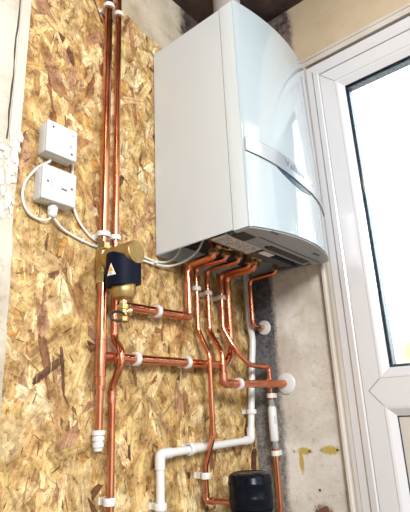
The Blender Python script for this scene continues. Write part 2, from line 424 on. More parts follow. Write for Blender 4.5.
# moulded architrave: profile in (y or z distance from outer edge, x)
AP = [(0, XR), (0, XF + 0.002), (0.003, XF - 0.002), (0.010, XF - 0.002), (0.013, XF + 0.004), (0.018, XF + 0.004), (0.023, XF + 0.001), (0.035, XF), (0.035, XR)]
def mitre(bm, prof, y0, z1, y1, z0, close=True):
    """sweep a profile up the near jamb, across the head and down the far jamb; offsets go inwards"""
    rows = []
    for d, x in prof:
        rows.append([V((x, y0 - d, z0)), V((x, y0 - d, z1 - d)), V((x, y1 + d, z1 - d)), V((x, y1 + d, z0))])
    vv = [[bm.verts.new(p) for p in r] for r in rows]; n = len(vv)
    for i in range(n):
        a, b_ = vv[i], vv[(i + 1) % n]
        for k in range(3): bm.faces.new((a[k], a[k + 1], b_[k + 1], b_[k]))
    bm.faces.new([r[0] for r in vv]); bm.faces.new([r[3] for r in vv][::-1])
    return bm
def ringframe(bm, prof, y0, y1, z0, z1):
    vv = []
    for d, x in prof:
        vv.append([bm.verts.new(p) for p in (V((x, y0 - d, z0 + d)), V((x, y0 - d, z1 - d)), V((x, y1 + d, z1 - d)), V((x, y1 + d, z0 + d)))])
    n = len(vv)
    for i in range(n):
        a, b_ = vv[i], vv[(i + 1) % n]
        for k in range(4): bm.faces.new((a[k], a[(k + 1) % 4], b_[(k + 1) % 4], b_[k]))
    return bm
Y1 = YO1
struct(mkobj('trim_1', mitre(bmesh.new(), AP, -0.299, 0.795, Y1 - 0.034, FL), 'trim', smooth=True, auto=25))
door = bpy.data.objects.new('door_1', None); COL.objects.link(door); door.location = (XF, -0.39, FL); struct(door)
FP = [(0, 0.53), (0, XF + 0.003), (0.003, XF), (0.026, XF), (0.031, XF - 0.006), (0.048, XF - 0.008), (0.0525, XF - 0.005), (0.0525, 0.53)]
mkobj('door_frame', mitre(bmesh.new(), FP, -0.334, 0.7485, Y1, FL), 'upvc', door)
lf_y0, lf_y1, lf_z0, lf_z1 = -0.3885, Y1 + 0.055, FL + 0.03, 0.6915
mkobj('frame_gap', mitre(bmesh.new(), [(0, 0.52), (0, XF + 0.012), (0.0035, XF + 0.012), (0.0035, 0.52)], -0.3862, 0.6958, Y1 + 0.052, FL), 'gap', door)
# leaf: stiles, head, mid rail with V welded joints
bm = bmesh.new()
zt, zb = -0.372, -0.444
gy0, gy1 = -0.440, lf_y1 + 0.052
gz1 = 0.640
LX = XF - 0.006
def face_prism(pts, x0=LX, x1=0.52): poly_prism(bm, pts, 'x', x1, x0)
V0 = (lf_y0 + -0.016, -0.404)
face_prism([(lf_y0, lf_z1), (gy0, gz1), (gy0, zt), (V0[0], V0[1]), (gy0, zb), (gy0, lf_z0 + 0.05), (lf_y0, lf_z0)])
V1y = lf_y1 + 0.016
face_prism([(lf_y1, lf_z1), (lf_y1, lf_z0), (gy1, lf_z0 + 0.05), (gy1, zb), (V1y, V0[1]), (gy1, zt), (gy1, gz1)])
face_prism([(lf_y0 - 0.0005, lf_z1), (lf_y1 + 0.0005, lf_z1), (gy1, gz1 + 0.0004), (gy0, gz1 + 0.0004)])
face_prism([(lf_y0 - 0.0005, lf_z0), (gy0, lf_z0 + 0.0496), (gy1, lf_z0 + 0.0496), (lf_y1 + 0.0005, lf_z0)])
e = 0.0005
face_prism([(gy0, zt), (gy1, zt), (V1y + e, V0[1]), (gy1, zb), (gy0, zb), (V0[0] - e, V0[1])], LX + 0.0004)
leaf = mkobj('door_leaf', bm, 'upvc', door)
# weld lines of the mid rail joint
bm = bmesh.new()
for a, b_ in (((gy0, zt), V0), (V0, (gy0, zb)), ((lf_y0, lf_z1), (gy0, gz1))):
    a, b_ = V((LX - 0.0001, *a)), V((LX - 0.0001, *b_)); sweep(bm, [a, b_], 0.0007, 6)
mkobj('weld_line', bm, 'gap', door)
BP = [(0, 0.50), (0, LX + 0.001), (0.003, LX - 0.0005), (0.010, LX + 0.001), (0.030, LX + 0.014), (0.030, 0.50)]
GP = [(0.0295, 0.50), (0.0295, LX + 0.0135), (0.0322, LX + 0.0140), (0.0322, 0.50)]
SP = [(0.0322, 0.505), (0.0322, 0.4765), (0.0375, 0.4765), (0.0375, 0.505)]
for k, (za, zb_) in enumerate(((zt, gz1), (lf_z0 + 0.05, zb))):
    mkobj('glazing_bead', ringframe(bmesh.new(), BP, gy0, gy1, za, zb_), 'upvc', door)
    mkobj('gasket', ringframe(bmesh.new(), GP, gy0, gy1, za, zb_), 'gasket', door)
    if k == 1:
        mkobj('infill_panel', B(0.4705, 0.490, gy1 + 0.0318, gy0 - 0.0318, za + 0.0318, zb_ - 0.0318), 'panel', door); continue
    mkobj('spacer_bar', ringframe(bmesh.new(), SP, gy0, gy1, za, zb_), 'spacer', door)
    mkobj('glass_pane', B(0.4715, 0.4755, gy1 + 0.0318, gy0 - 0.0318, za + 0.0318, zb_ - 0.0318), 'glass', door)
bm = B(LX - 0.02, LX, lf_y1 + 0.012, lf_y1 + 0.036, -0.45, -0.22, bev=0.004)
hn = mkobj('handle_plate', bm, 'upvc', door)
bm = tube([(LX - 0.015, lf_y1 + 0.024, -0.30), (LX - 0.055, lf_y1 + 0.024, -0.30), (LX - 0.055, lf_y1 + 0.14, -0.30)], 0.009, 0.02)
mkobj('handle', bm, 'chrome', hn, smooth=True)

# ------------------------------------------------------------------ boiler
WB, D0, HB = 0.44, 0.342, 0.72
YS = -0.288
boiler = thing('boiler', (0.22, -0.17, 0.0), 'large white wall-hung boiler with a curved front panel beside the glazed door', 'boiler')
def bulge(z): return 0.03 + 0.02 * min(max((HB - z) / 0.4, 0), 1)
def yf(x, z): return -(D0 + bulge(z) * (1 - ((x - WB / 2) / (WB / 2)) ** 2))
bm = bmesh.new()
box(bm, 0, WB, YS, -0.0045, 0, HB)
bot = [f for f in bm.faces if f.normal.z < -0.9 or all(abs(v.co.z) < 1e-6 for v in f.verts)]
r = bmesh.ops.inset_region(bm, faces=bot, thickness=0.006, depth=0)
for v in {v for f in bot for v in f.verts}: v.co.z = 0.055
for f in bot: f.material_index = 1
for f in bm.faces:
    if f.calc_center_median().z < 0.05 and abs(f.normal.z) < 0.5 and len(f.verts) == 4 and all(v.co.z < 0.06 for v in f.verts): f.material_index = 1
es = [e for e in bm.edges if all(abs(v.co.x) < 1e-5 or abs(v.co.x - WB) < 1e-5 or v.co.z > HB - 1e-5 for v in e.verts) and e.calc_length() > 0.1 and not all(abs(v.co.y - YS) < 1e-5 for v in e.verts)]
bmesh.ops.bevel(bm, geom=es, offset=0.003, segments=2, affect='EDGES')
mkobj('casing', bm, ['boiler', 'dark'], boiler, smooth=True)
mkobj('seam', B(0.003, WB - 0.003, YS - 0.004, YS + 0.001, 0.003, HB - 0.004), 'gap', boiler)
# front cover: returns + bowed face, as one shell
bm = bmesh.new(); NX, NZ = 28, 30
RC = 0.006
grid = []
for j in range(NZ + 1):
    z = 0.0 + HB * j / NZ; row = []
    row.append(bm.verts.new((0, YS - 0.0025, z)))
    row.append(bm.verts.new((0, yf(0, z) + RC, z)))
    row.append(bm.verts.new((RC * 0.3, yf(0, z) + RC * 0.3, z)))
    for i in range(NX + 1):
        x = RC + (WB - 2 * RC) * i / NX; row.append(bm.verts.new((x, yf(x, z), z)))
    row.append(bm.verts.new((WB - RC * 0.3, yf(0, z) + RC * 0.3, z)))
    row.append(bm.verts.new((WB, yf(0, z) + RC, z)))
    row.append(bm.verts.new((WB, YS - 0.0025, z)))
    grid.append(row)
for a, b_ in zip(grid, grid[1:]):
    for i in range(len(a) - 1): bm.faces.new((a[i], a[i + 1], b_[i + 1], b_[i]))
bm.faces.new(grid[-1]); bm.faces.new(grid[0][::-1])
bm.faces.new([r[0] for r in grid] + [r[-1] for r in reversed(grid)])
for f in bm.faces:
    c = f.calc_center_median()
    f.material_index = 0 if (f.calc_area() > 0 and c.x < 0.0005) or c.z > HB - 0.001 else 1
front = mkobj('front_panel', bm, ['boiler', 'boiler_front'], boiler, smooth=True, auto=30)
def on_front(bm_pts, off): return [V((x, yf(x, z) - off, z)) for x, z in bm_pts]
def interp(tab, x):
    for (a, fa), (b_, fb) in zip(tab, tab[1:]):
        if x <= b_: t = (x - a) / (b_ - a); return fa + (fb - fa) * t
    return tab[-1][1]
UP = [(0.0, 0.254), (0.05, 0.2485), (0.10, 0.241), (0.165, 0.2275), (0.22, 0.2165), (0.28, 0.204), (0.36, 0.184), (0.44, 0.160)]
LO = [(0.0, 0.214), (0.05, 0.203), (0.095, 0.192), (0.16, 0.175), (0.214, 0.164), (0.30, 0.156), (0.36, 0.153), (0.44, 0.150)]
def front_strip(up, lo, x0, x1, off, n=40, thick=0.003):
    bm = bmesh.new(); rows = []
    for i in range(n + 1):
        x = x0 + (x1 - x0) * i / n; a, b_ = interp(up, x), interp(lo, x)
        if b_ > a - 0.0005: b_ = a - 0.0005
        rows.append([bm.verts.new((x, yf(x, z) - o, z)) for z, o in ((a, 0), (a - 0.001, off), ((a + b_) / 2, off), (b_ + 0.001 if a - b_ > 0.003 else b_, off), (b_, 0))])
    for a, b_ in zip(rows, rows[1:]):
        for k in range(4): bm.faces.new((a[k], a[k + 1], b_[k + 1], b_[k]))
    bm.faces.new(rows[0]); bm.faces.new(rows[-1][::-1]); return bm
band = mkobj('handle_band', front_strip(UP, LO, 0.002, WB - 0.002, 0.004), 'silver', boiler, smooth=True, auto=40)
band['label'] = 'silver curved band across the front'
# thin dark outline along upper and lower edges and the left end
bm = bmesh.new()
for tab in (UP, LO):
    sweep(bm, [V((x, yf(x, interp(tab, x)) - 0.0022, interp(tab, x))) for x in [0.003 + (WB - 0.006) * i / 50 for i in range(51)]], 0.0009, 6)
sweep(bm, [V((0.003, yf(0.003, 0.21) - 0.003, 0.253)), V((0.003, yf(0.003, 0.21) - 0.003, 0.214))], 0.0011, 6)
mkobj('band_edging', bm, 'gap', band)
# finger recess below the band
bm = bmesh.new(); n = 24; A = []; C_ = []
for i in range(n + 1):
    t = i / n; x = 0.098 + 0.175 * t; a = interp(LO, x) + 0.001; d = 0.021 * math.sin(PI * t) ** 0.7
    A.append(bm.verts.new((x, yf(x, a) - 0.0015, a))); C_.append(bm.verts.new((x, yf(x, a - d) - 0.0012, a - d - 0.0002)))
for i in range(n): bm.faces.new((A[i], A[i + 1], C_[i + 1], C_[i]))
r = bmesh.ops.extrude_face_region(bm, geom=list(bm.faces))
for v in r['geom']:
    if isinstance(v, bmesh.types.BMVert): v.co.y += 0.004
mkobj('finger_recess', bm, 'recess', boiler)
def text_mesh(body, size, parent, name, mt, place, ext=0.0, spacing=1.0):
    cu = bpy.data.curves.new(name, 'FONT'); cu.body = body; cu.size = size; cu.extrude = ext; cu.align_x = 'CENTER'; cu.align_y = 'CENTER'
    cu.space_character = spacing
    to = bpy.data.objects.new(name, cu); COL.objects.link(to)
    dg = bpy.context.evaluated_depsgraph_get()
    me = bpy.data.meshes.new_from_object(to.evaluated_get(dg)); bpy.data.objects.remove(to)
    for v in me.vertices: v.co = place(v.co.copy())
    me.materials.clear(); me.materials.append(M[mt])
    o = bpy.data.objects.new(name, me); COL.objects.link(o); o.parent = parent
    o.matrix_parent_inverse = Matrix.Translation(-parent.location)
    return o
def vplace(c):
    x = 0.178 + c.x; z = 0.2035 - 0.20 * c.x + c.y
    return V((x, yf(x, z) - 0.0042 - c.z, z))
text_mesh('Vaillant', 0.029, band, 'lettering', 'logo', vplace, 0.0006, 1.05)
# underside
bm = bmesh.new(); out = [(0.004, YS - 0.003)] + [(0.004 + (WB - 0.008) * i / 24, yf(0.004 + (WB - 0.008) * i / 24, 0) + 0.005) for i in range(25)] + [(WB - 0.004, YS - 0.003)]
poly_prism(bm, out, 'z', 0.002, -0.004)
tray = mkobj('bottom_tray', bm, 'tray', boiler)
for (x, y) in ((0.083, -0.362), (0.335, -0.350)):
    bm = B(x - 0.016, x + 0.016, y - 0.004, y + 0.004, -0.0062, -0.0035, bev=0.001)
    lt = mkobj('latch', bm, 'tray_dark', tray)
mkobj('service_flap', B(0.02, 0.42, -0.284, -0.262, -0.001, 0.012, bev=0.002), 'tray', boiler)
mkobj('vent_slot', B(0.165, 0.385, -0.300, -0.276, -0.0065, -0.001, bev=0.001), 'dark', boiler)
mkobj('vent_slot', B(0.015, 0.075, -0.310, -0.268, -0.0060, -0.001, bev=0.004), 'dark', boiler)
pb = B(0.012, 0.185, -0.258, -0.204, 0.0005, 0.0035)
plate = mkobj('rating_plate', pb, 'plate', boiler)
bm = bmesh.new()
for i in range(6):
    y = -0.249 + i * 0.0075; x = 0.022
    while x < 0.172:
        w = random.uniform(0.008, 0.03); box(bm, x, min(x + w, 0.176), y, y + random.choice((0.0012, 0.002)), -0.0002, 0.0006); x += w + random.uniform(0.006, 0.02)
mkobj('plate_print', bm, 'print', plate)
mkobj('inner_rail', B(0.006, 0.434, -0.200, -0.180, 0.010, 0.022, bev=0.001), 'tray_dark', boiler)
mkobj('inner_rail', B(0.006, 0.434, -0.262, -0.258, 0.0, 0.02), 'tray', boiler)
tg = mkobj('sticker', B(0.205, 0.262, -0.250, -0.228, 0.0005, 0.003), 'label', boiler); tg['label'] = 'small white sticker'
mkobj('back_panel', B(0.19, 0.43, -0.225, -0.203, 0.004, 0.02), 'tray_dark', boiler)
mkobj('side_rail', B(WB - 0.012, WB - 0.0005, YS + 0.004, -0.004, -0.0025, 0.004), 'tray', boiler)
bm = bmesh.new()
for i in range(5): box(bm, 0.02, 0.15, -0.2895 - 0.0 - i * 0.0, -0.288, -0.0052, -0.0035)
mkobj('tray_ridge', B(0.08, 0.42, -0.318, -0.315, -0.0055, -0.003), 'tray_dark', tray); bm.free()

# flue rising from the boiler top
fl = thing('flue_pipe', (0.22, -0.17, HB), 'grey round flue rising from the boiler top into the ceiling', 'flue')
mkobj('flue_tube', Lt((0.22, -0.17, HB + 0.012), (0, 0, 1), [(0, 0.05), (CE - HB - 0.012, 0.05)], 40), 'flue', fl, smooth=True)
mkobj('flue_collar', Lt((0.22, -0.17, HB), (0, 0, 1), [(0, 0.07), (0.01, 0.07), (0.02, 0.054), (0.05, 0.054)], 40), 'tray', fl, smooth=True)

# ------------------------------------------------------------------ pipework
R22, R15 = 0.0117, 0.0080
def pipe(name, label, loc, segs, fits=(), cat='pipe'):
    """segs: list of (points, radius, bend); fits: list of (part name, points, radius, bend)"""
    t = thing(name, loc, label, cat)
    for pts, r, bend in segs: mkobj('tube', tube(pts, r, bend), 'copper', t, smooth=True)
    for nm, pts, r, bend in fits:
        bm = tube(pts, r, bend)
        # rolled rims at both ends of the fitting
        P = fillet(pts, bend)
        for a, b_ in ((P[0], P[1]), (P[-1], P[-2])):
            d = (b_ - a).normalized(); lathe(bm, a, d, [(-0.0006, r * 0.93), (0.0, r + 0.0009), (0.003, r + 0.0009), (0.0036, r)], 18)
        mkobj(nm, bm, 'copper_fit', t, smooth=True)
    return t
ya = -0.035
XA, XB = -0.2145, -0.172
pipe('copper_pipe', 'wide left riser pipe, its top half above the brass filter', (XA, ya, -0.02), [([(XA, ya, CE), (XA, ya, -0.035)], R22, 0.03)],
     [('coupling', [(XA, ya, -0.036), (XA, ya, -0.012)], 0.0122, 0)])
t = pipe('copper_pipe', 'wide pipe from below the brass filter with a tee and white stop end', (XA, ya, -0.46),
     [([(XA, ya, -0.112), (XA, ya, -0.372)], R22, 0.03), ([(XA - 0.001, ya, -0.36), (XA - 0.002, ya, -0.49)], R15 + 0.001, 0.03),
      ([(XA, ya, -0.304), (0.232, ya, -0.306), (0.262, ya, -0.302), (0.296, ya, -0.272), (0.303, ya, -0.22), (0.301, ya, -0.012), (0.301, -0.148, -0.010), (0.301, -0.150, 0.03)], R22, [0, 0.05, 0.05, 0.05, 0.05, 0.022, 0.018, 0])],
     [('tee', [(XA, ya, -0.262), (XA, ya, -0.350)], 0.0128, 0), ('tee_branch', [(XA, ya, -0.3042), (XA + 0.034, ya, -0.3043)], 0.0126, 0),
      ('reducer', [(XA - 0.0005, ya, -0.350), (XA - 0.0005, ya, -0.378)], 0.0102, 0),
      ('coupling', [(0.302, ya, -0.120), (0.302, ya, -0.160)], 0.0122, 0)])
bm = bmesh.new()
lathe(bm, (XA - 0.002, ya, -0.468), (0, 0, -1), [(0, 0.0115), (0.001, 0.0150), (0.010, 0.0150), (0.011, 0.0118), (0.014, 0.0118), (0.015, 0.0138), (0.022, 0.0138), (0.023, 0.0112), (0.026, 0.0112), (0.027, 0.0128), (0.036, 0.0124), (0.038, 0.0100), (0.044, 0.0095)], 28)
s_ = mkobj('stop_end', bm, 'plastic', t, smooth=True); s_['label'] = 'white ribbed plastic stop end'
yb = -0.030
pipe('copper_pipe', 'narrower second riser that jogs out over the tee and runs to the floor', (XB, yb, -0.7),
     [([(-0.1725, yb, CE), (XB, yb, -0.258), (XB - 0.003, -0.063, -0.292), (XB - 0.006, -0.063, -0.328), (-0.1755, yb, -0.372), (-0.178, yb, FL)], R15 + 0.001, [0, 0.04, 0.04, 0.04, 0.04, 0])],
     [('coupling', [(-0.1755, yb, -0.385), (-0.1757, yb, -0.410)], 0.0098, 0)])
yc = -0.036
pipe('copper_pipe', 'short upper horizontal pipe from the drain valve, elbowed up to the boiler', (-0.02, yc, -0.172),
     [([(-0.160, yc, -0.173), (0.105, yc, -0.173), (0.105, yc, -0.012), (0.105, -0.138, -0.010), (0.105, -0.140, 0.03)], R22, [0, 0.012, 0.026, 0.018, 0])],
     [('elbow', [(0.080, yc, -0.173), (0.105, yc, -0.173), (0.105, yc, -0.148)], 0.0125, 0.012),
      ('coupling', [(0.094, yc, -0.173), (0.068, yc, -0.173)], 0.0123, 0)])
pipe('copper_pipe', 'first thin vertical pipe, crossing the white waste pipe and ending at the canister', (0.147, -0.03, -0.3),
     [([(0.150, -0.150, 0.03), (0.150, -0.150, -0.010), (0.148, -0.032, -0.010), (0.147, -0.032, -0.208), (0.148, -0.070, -0.285), (0.148, -0.070, -0.505), (0.150, -0.036, -0.585), (0.150, -0.036, -0.668), (0.181, -0.1005, -0.671)], R15, [0, 0.015, 0.02, 0.05, 0.05, 0.05, 0.05, 0.012, 0])],
     [('elbow', [(0.150, -0.036, -0.648), (0.150, -0.036, -0.668), (0.158, -0.054, -0.669)], 0.0089, 0.012),
      ('coupling', [(0.147, -0.032, -0.135), (0.147, -0.032, -0.160)], 0.0088, 0)])
pipe('copper_pipe', 'second thin vertical pipe, feeding the wide pipe into the large wall rosette', (0.2, -0.03, -0.3),
     [([(0.201, -0.160, 0.03), (0.201, -0.160, -0.010), (0.201, -0.032, -0.010), (0.201, -0.032, -0.205), (0.190, -0.085, -0.278), (0.187, -0.087, -0.350)], R15, [0, 0.015, 0.02, 0.05, 0.05, 0]),
      ([(0.187, -0.087, -0.335), (0.187, -0.087, -0.366), (0.210, -0.089, -0.366), (XR + 0.02, -0.124, -0.364)], R22, [0, 0.012, 0, 0])],
     [('reducer', [(0.187, -0.087, -0.312), (0.187, -0.087, -0.336)], 0.0098, 0),
      ('elbow', [(0.187, -0.087, -0.336), (0.187, -0.087, -0.366), (0.216, -0.0895, -0.366)], 0.0127, 0.012),
      ('coupling', [(0.201, -0.032, -0.140), (0.201, -0.032, -0.165)], 0.0088, 0)])
XH = 0.447
pipe('copper_pipe', 'third thin pipe, curving right across the white pipe to the inline scale tube', (0.27, -0.03, -0.3),
     [([(0.271, -0.150, 0.03), (0.271, -0.150, -0.010), (0.272, -0.032, -0.010), (0.269, -0.032, -0.190), (0.287, -0.064, -0.262), (0.338, -0.075, -0.306), (XH, -0.078, -0.308), (XH, -0.078, -0.418)], R15, [0, 0.015, 0.02, 0.05, 0.08, 0.06, 0.009, 0])],
     [('elbow', [(XH - 0.016, -0.078, -0.308), (XH, -0.078, -0.308), (XH, -0.078, -0.326)], 0.0088, 0.008),
      ('coupling', [(0.2705, -0.032, -0.120), (0.2705, -0.032, -0.145)], 0.0088, 0)])
pipe('copper_pipe', 'dull red pipe dropping to the floor below the inline scale tube', (XH, -0.078, -0.7),
     [([(XH, -0.078, -0.558), (XH, -0.079, FL)], R15 + 0.0004, 0)])
pipe('copper_pipe', 'rightmost thin pipe, dropping in the corner to the small wall rosette', (0.404, -0.056, -0.1),
     [([(0.404, -0.165, 0.03), (0.404, -0.165, -0.008), (0.404, -0.057, -0.012), (0.404, -0.057, -0.171), (XR + 0.01, -0.057, -0.172)], R15, [0, 0.014, 0.022, 0.014, 0])],
     [('coupling', [(0.404, -0.057, -0.128), (0.404, -0.057, -0.153)], 0.0087, 0)])
# wall rosettes
def rosette(y, z, r, label):
    bm = Lt((XR - 0.0005, y, z), (-1, 0, 0), [(0, r), (0.003, r), (0.006, r * 0.9), (0.008, r * 0.55), (0.009, r * 0.3)], 40)
    return tag(mkobj('wall_rosette', bm, 'plastic', smooth=True), label, 'pipe collar', 'white round collars on the plaster')
rosette(-0.057, -0.172, 0.0255, 'small white round collar on the damp dark strip, upper of two')
rosette(-0.124, -0.364, 0.034, 'larger white round collar on the plaster, lower of two')

# isolation valves under the boiler
def valve(x, y, label, r=0.013, hx=1):
    t = thing('service_valve', (x, y, 0.02), label, 'valve', 'brass valves under the boiler')
    bm = Lt((x, y, 0.0), (0, 0, 1), [(0, r), (0.011, r), (0.012, r * 0.8), (0.03, r * 0.8), (0.031, r * 1.1), (0.05, r * 1.1)], 6)
    mkobj('valve_body', bm, 'brass', t)
    mkobj('valve_nut', Lt((x, y, -0.003), (0, 0, 1), [(0, r * 1.15), (0.009, r * 1.15)], 6), 'brass_bright', t)
    bm = Lt((x, y, 0.022), (0.2 * hx, -1, -0.25), [(0, 0.006), (0.020, 0.006), (0.0205, 0.008), (0.028, 0.008)], 16)
    mkobj('spindle', bm, 'brass_bright', t)
    bm = bmesh.new(); box(bm, x - 0.004, x + 0.026 * hx if hx > 0 else x + 0.004, y - 0.034, y - 0.029, 0.008, 0.016) if hx > 0 else box(bm, x - 0.026, x + 0.004, y - 0.034, y - 0.029, 0.008, 0.016)
    mkobj('lever', bm, 'chrome', t)
for i, (x, y, lb) in enumerate(((0.105, -0.14, 'brass valve under the boiler above the leftmost wide pipe'), (0.150, -0.150, 'brass valve above the first thin vertical pipe'),
                    (0.201, -0.160, 'brass valve above the second thin vertical pipe'), (0.271, -0.150, 'brass valve above the third thin pipe that curves right'),
                    (0.301, -0.150, 'brass valve above the wide pipe that curves back left'), (0.404, -0.165, 'brass valve above the rightmost corner pipe'))):
    valve(x, y, lb, 0.014 if i in (0, 4) else 0.0115, 1 if i % 2 == 0 else -1)

# ------------------------------------------------------------------ pipe clips
def clip(c, r, label, axis='z', wall='back', w=0.013, name='pipe_clip', m='clip'):
    x, y, z = c; t = thing(name, (x, y if wall == 'wb' else y, z), label, 'pipe clip', 'white pipe clips')
    ax = V((0, 0, 1)) if axis == 'z' else V((1, 0, 0))
    o = V(c) - ax * w / 2
    bm = bmesh.new(); n = 30; ro, ri = r + 0.0058, r + 0.0002
    wd = V((0, 1, 0)) if wall != 'right' else V((1, 0, 0)); sd = ax.cross(wd)
    # open-fronted C band: gap faces away from the wall only slightly, as a snapped-shut clip
    rings = []
    for k in range(n):
        a = 2 * PI * k / n; d = wd * math.cos(a) + sd * math.sin(a)
        rings.append([bm.verts.new(V(c) + d * q + ax * s * w / 2) for q, s in ((ri, -1), (ro - 0.0006, -1), (ro, -0.85), (ro, 0.85), (ro - 0.0006, 1), (ri, 1))])
    for k in range(n):
        a, b_ = rings[k], rings[(k + 1) % n]
        for j in range(6): bm.faces.new((a[j], a[(j + 1) % 6], b_[(j + 1) % 6], b_[j]))
    mkobj('clip_band', bm, m, t, smooth=True)
    if wall is None: return t
    face = -0.0015 if wall == 'back' else XR
    bm = bmesh.new()
    if wall == 'back':
        y0 = y + r + 0.001; hw = r * 0.8
        if axis == 'z': box(bm, x - hw, x + hw, y0, face, z - w / 2, z + w / 2, bev=0.001); box(bm, x - hw * 1.35, x + hw * 1.35, face - 0.004, face, z - w / 2, z + w / 2, bev=0.001)
        else: box(bm, x - w / 2, x + w / 2, y0, face, z - hw, z + hw, bev=0.001); box(bm, x - w / 2, x + w / 2, face - 0.004, face, z - hw * 1.35, z + hw * 1.35, bev=0.001)
    else:
        x0 = x + r + 0.001; hw = r * 0.8
        box(bm, x0, face, y - hw, y + hw, z - w / 2, z + w / 2, bev=0.001)
    mkobj('clip_base', bm, m, t)
    return t
clip((XA, ya, 0.741), R22, 'top clip on the wide left riser at the picture top', m='plastic')
clip((-0.1725, yb, 0.745), R15 + .001, 'top clip on the narrower second riser at the picture top', m='plastic')
clip((XA, ya, 0.003), R22, 'clip on the wide left riser just above the brass filter', m='plastic')
clip((XB, yb, 0.006), R15 + .001, 'clip on the narrower riser just above the brass filter', m='plastic')
clip((-0.178, yb, -0.620), R15 + .001, 'lowest clip on the narrower second riser', w=0.016)
clip((-0.027, yc, -0.173), R22, 'clip on the short upper horizontal copper pipe', 'x', m='plastic')
clip((-0.104, ya, -0.3045), R22, 'left clip on the long lower horizontal copper pipe', 'x', m='plastic')
clip((0.089, ya, -0.305), R22, 'right clip on the long lower horizontal copper pipe', 'x', m='plastic')
clip((0.1473, -0.032, -0.080), R15, 'upper clip on the first thin vertical pipe below boiler')
clip((0.201, -0.032, -0.086), R15, 'clip on the second thin vertical pipe below boiler')
clip((0.2710, -0.032, -0.090), R15, 'clip on the third thin pipe below boiler')
clip((0.150, -0.036, -0.606), R15, 'lower clip on the thin pipe beside the black canister', w=0.016)
clip((0.252, -0.093, -0.366), R22, 'clip at the elbow of the wide pipe to the large rosette', 'x', None, w=0.014, m='plastic')
clip((XH, -0.078, -0.400), R15, 'grey-white clip above the inline scale tube', wall='right', w=0.015)
clip((XH, -0.078, -0.575), R15, 'grey-white clip below the inline scale tube', wall='right', w=0.015)
RW = 0.0108; yk = -0.031
clip((0.397, yk, -0.447), RW, 'clip on the upright part of the white waste pipe', w=0.014, m='plastic')
clip((0.096, yk, -0.5335), RW, 'clip on the level run of the white waste pipe', 'x', w=0.016, m='plastic')
clip((-0.020, yk, -0.655), RW, 'clip on the lower white waste pipe at bottom edge', w=0.016, m='plastic')

# ------------------------------------------------------------------ white waste pipe
wp = thing('waste_pipe', (0.2, yk, -0.53), 'white plastic condensate waste pipe stepping down from the boiler corner', 'pipe')
P = catmull([(0.420, yk, 0.02), (0.422, yk, -0.06), (0.425, yk, -0.163), (0.434, yk, -0.215), (0.421, yk, -0.29), (0.410, yk, -0.36), (0.396, yk, -0.45), (0.386, yk, -0.515)])
bm = bmesh.new(); sweep(bm, P, RW, 18); mkobj('upright', bm, 'plastic', wp, smooth=True)
mkobj('level_run', tube([(0.375, yk, -0.531), (-0.010, yk, -0.537)], RW, 0), 'plastic', wp, smooth=True)
mkobj('lower_drop', tube([(-0.019, yk, -0.545), (-0.020, yk, FL)], RW, 0), 'plastic', wp, smooth=True)
for pts in ([(0.3875, yk, -0.495), (0.384, yk, -0.531), (0.352, yk, -0.5315)], [(0.020, yk, -0.5365), (-0.019, yk, -0.537), (-0.0195, yk, -0.572)]):
    bm = tube(pts, 0.0132, 0.011); mkobj('elbow', bm, 'plastic', wp, smooth=True)
bm = tube([(0.106, yk, -0.5332), (0.140, yk, -0.533)], 0.0131, 0); mkobj('coupling', bm, 'plastic', wp, smooth=True)

# ------------------------------------------------------------------ inline scale tube
ic = thing('scale_reducer', (XH, -0.078, -0.49), 'white labelled inline tube fitted in the thin pipe near the corner', 'water conditioner')
mkobj('tube_body', Lt((XH, -0.078, -0.433), (0, 0, -1), [(0, 0.009), (0.003, 0.0125), (0.008, 0.0138), (0.098, 0.0138), (0.105, 0.0125), (0.108, 0.009)], 32), 'plastic', ic, smooth=True)
mkobj('end_nut', Lt((XH, -0.078, -0.413), (0, 0, -1), [(0, 0.0095), (0.021, 0.0095)], 6), 'chrome', ic)
mkobj('end_nut', Lt((XH, -0.078, -0.540), (0, 0, -1), [(0, 0.0095), (0.022, 0.0095)], 6), 'chrome', ic)
bm = bmesh.new()
for k in range(26):
    z = -0.462 - k * 0.0017 if k < 14 else -0.462 - (k - 14) * 0.0026
    a0 = math.radians(-130 if k < 14 else -112) + random.uniform(-0.03, 0.03)
    wdt = random.uniform(0.12, 0.26); h = random.uniform(0.0006, 0.0013)
    if random.random() < 0.15: continue
    vs = []
    for a, zz in ((a0, z), (a0 + wdt, z + 0.0003), (a0 + wdt, z - h), (a0, z - h)):
        vs.append(bm.verts.new((XH + 0.01395 * math.cos(a), -0.078 + 0.01395 * math.sin(a), zz)))
    bm.faces.new(vs)
mkobj('printing', bm, 'print', ic)

# ------------------------------------------------------------------ black canister
cc = (0.198, -0.150)
cn = thing('black_canister', (cc[0], cc[1], FL), 'round black plastic canister with a ridged screw lid at the bottom', 'canister')
mkobj('body', Lt((*cc, FL), (0, 0, 1), [(0, 0.050), (0.01, 0.0535), (0.70, 0.0535), (0.705, 0.0535), (FL * -1 - 0.675, 0.0535)], 48), 'black', cn, smooth=True)
mkobj('lid', Lt((*cc, -0.682), (0, 0, 1), [(0, 0.055), (0.001, 0.0585), (0.020, 0.0590), (0.022, 0.0600), (0.028, 0.0600), (0.030, 0.0590), (0.055, 0.0590), (0.057, 0.0602), (0.063, 0.0602), (0.065, 0.0588), (0.074, 0.0580), (0.081, 0.053), (0.084, 0.044), (0.082, 0.040), (0.082, 0.001)], 56), 'black', cn, smooth=True)
mkobj('ring_seam', Lt((*cc, -0.690), (0, 0, 1), [(0, 0.0535), (0.001, 0.0562), (0.005, 0.0562), (0.006, 0.0535)], 48), 'black', cn, smooth=True)

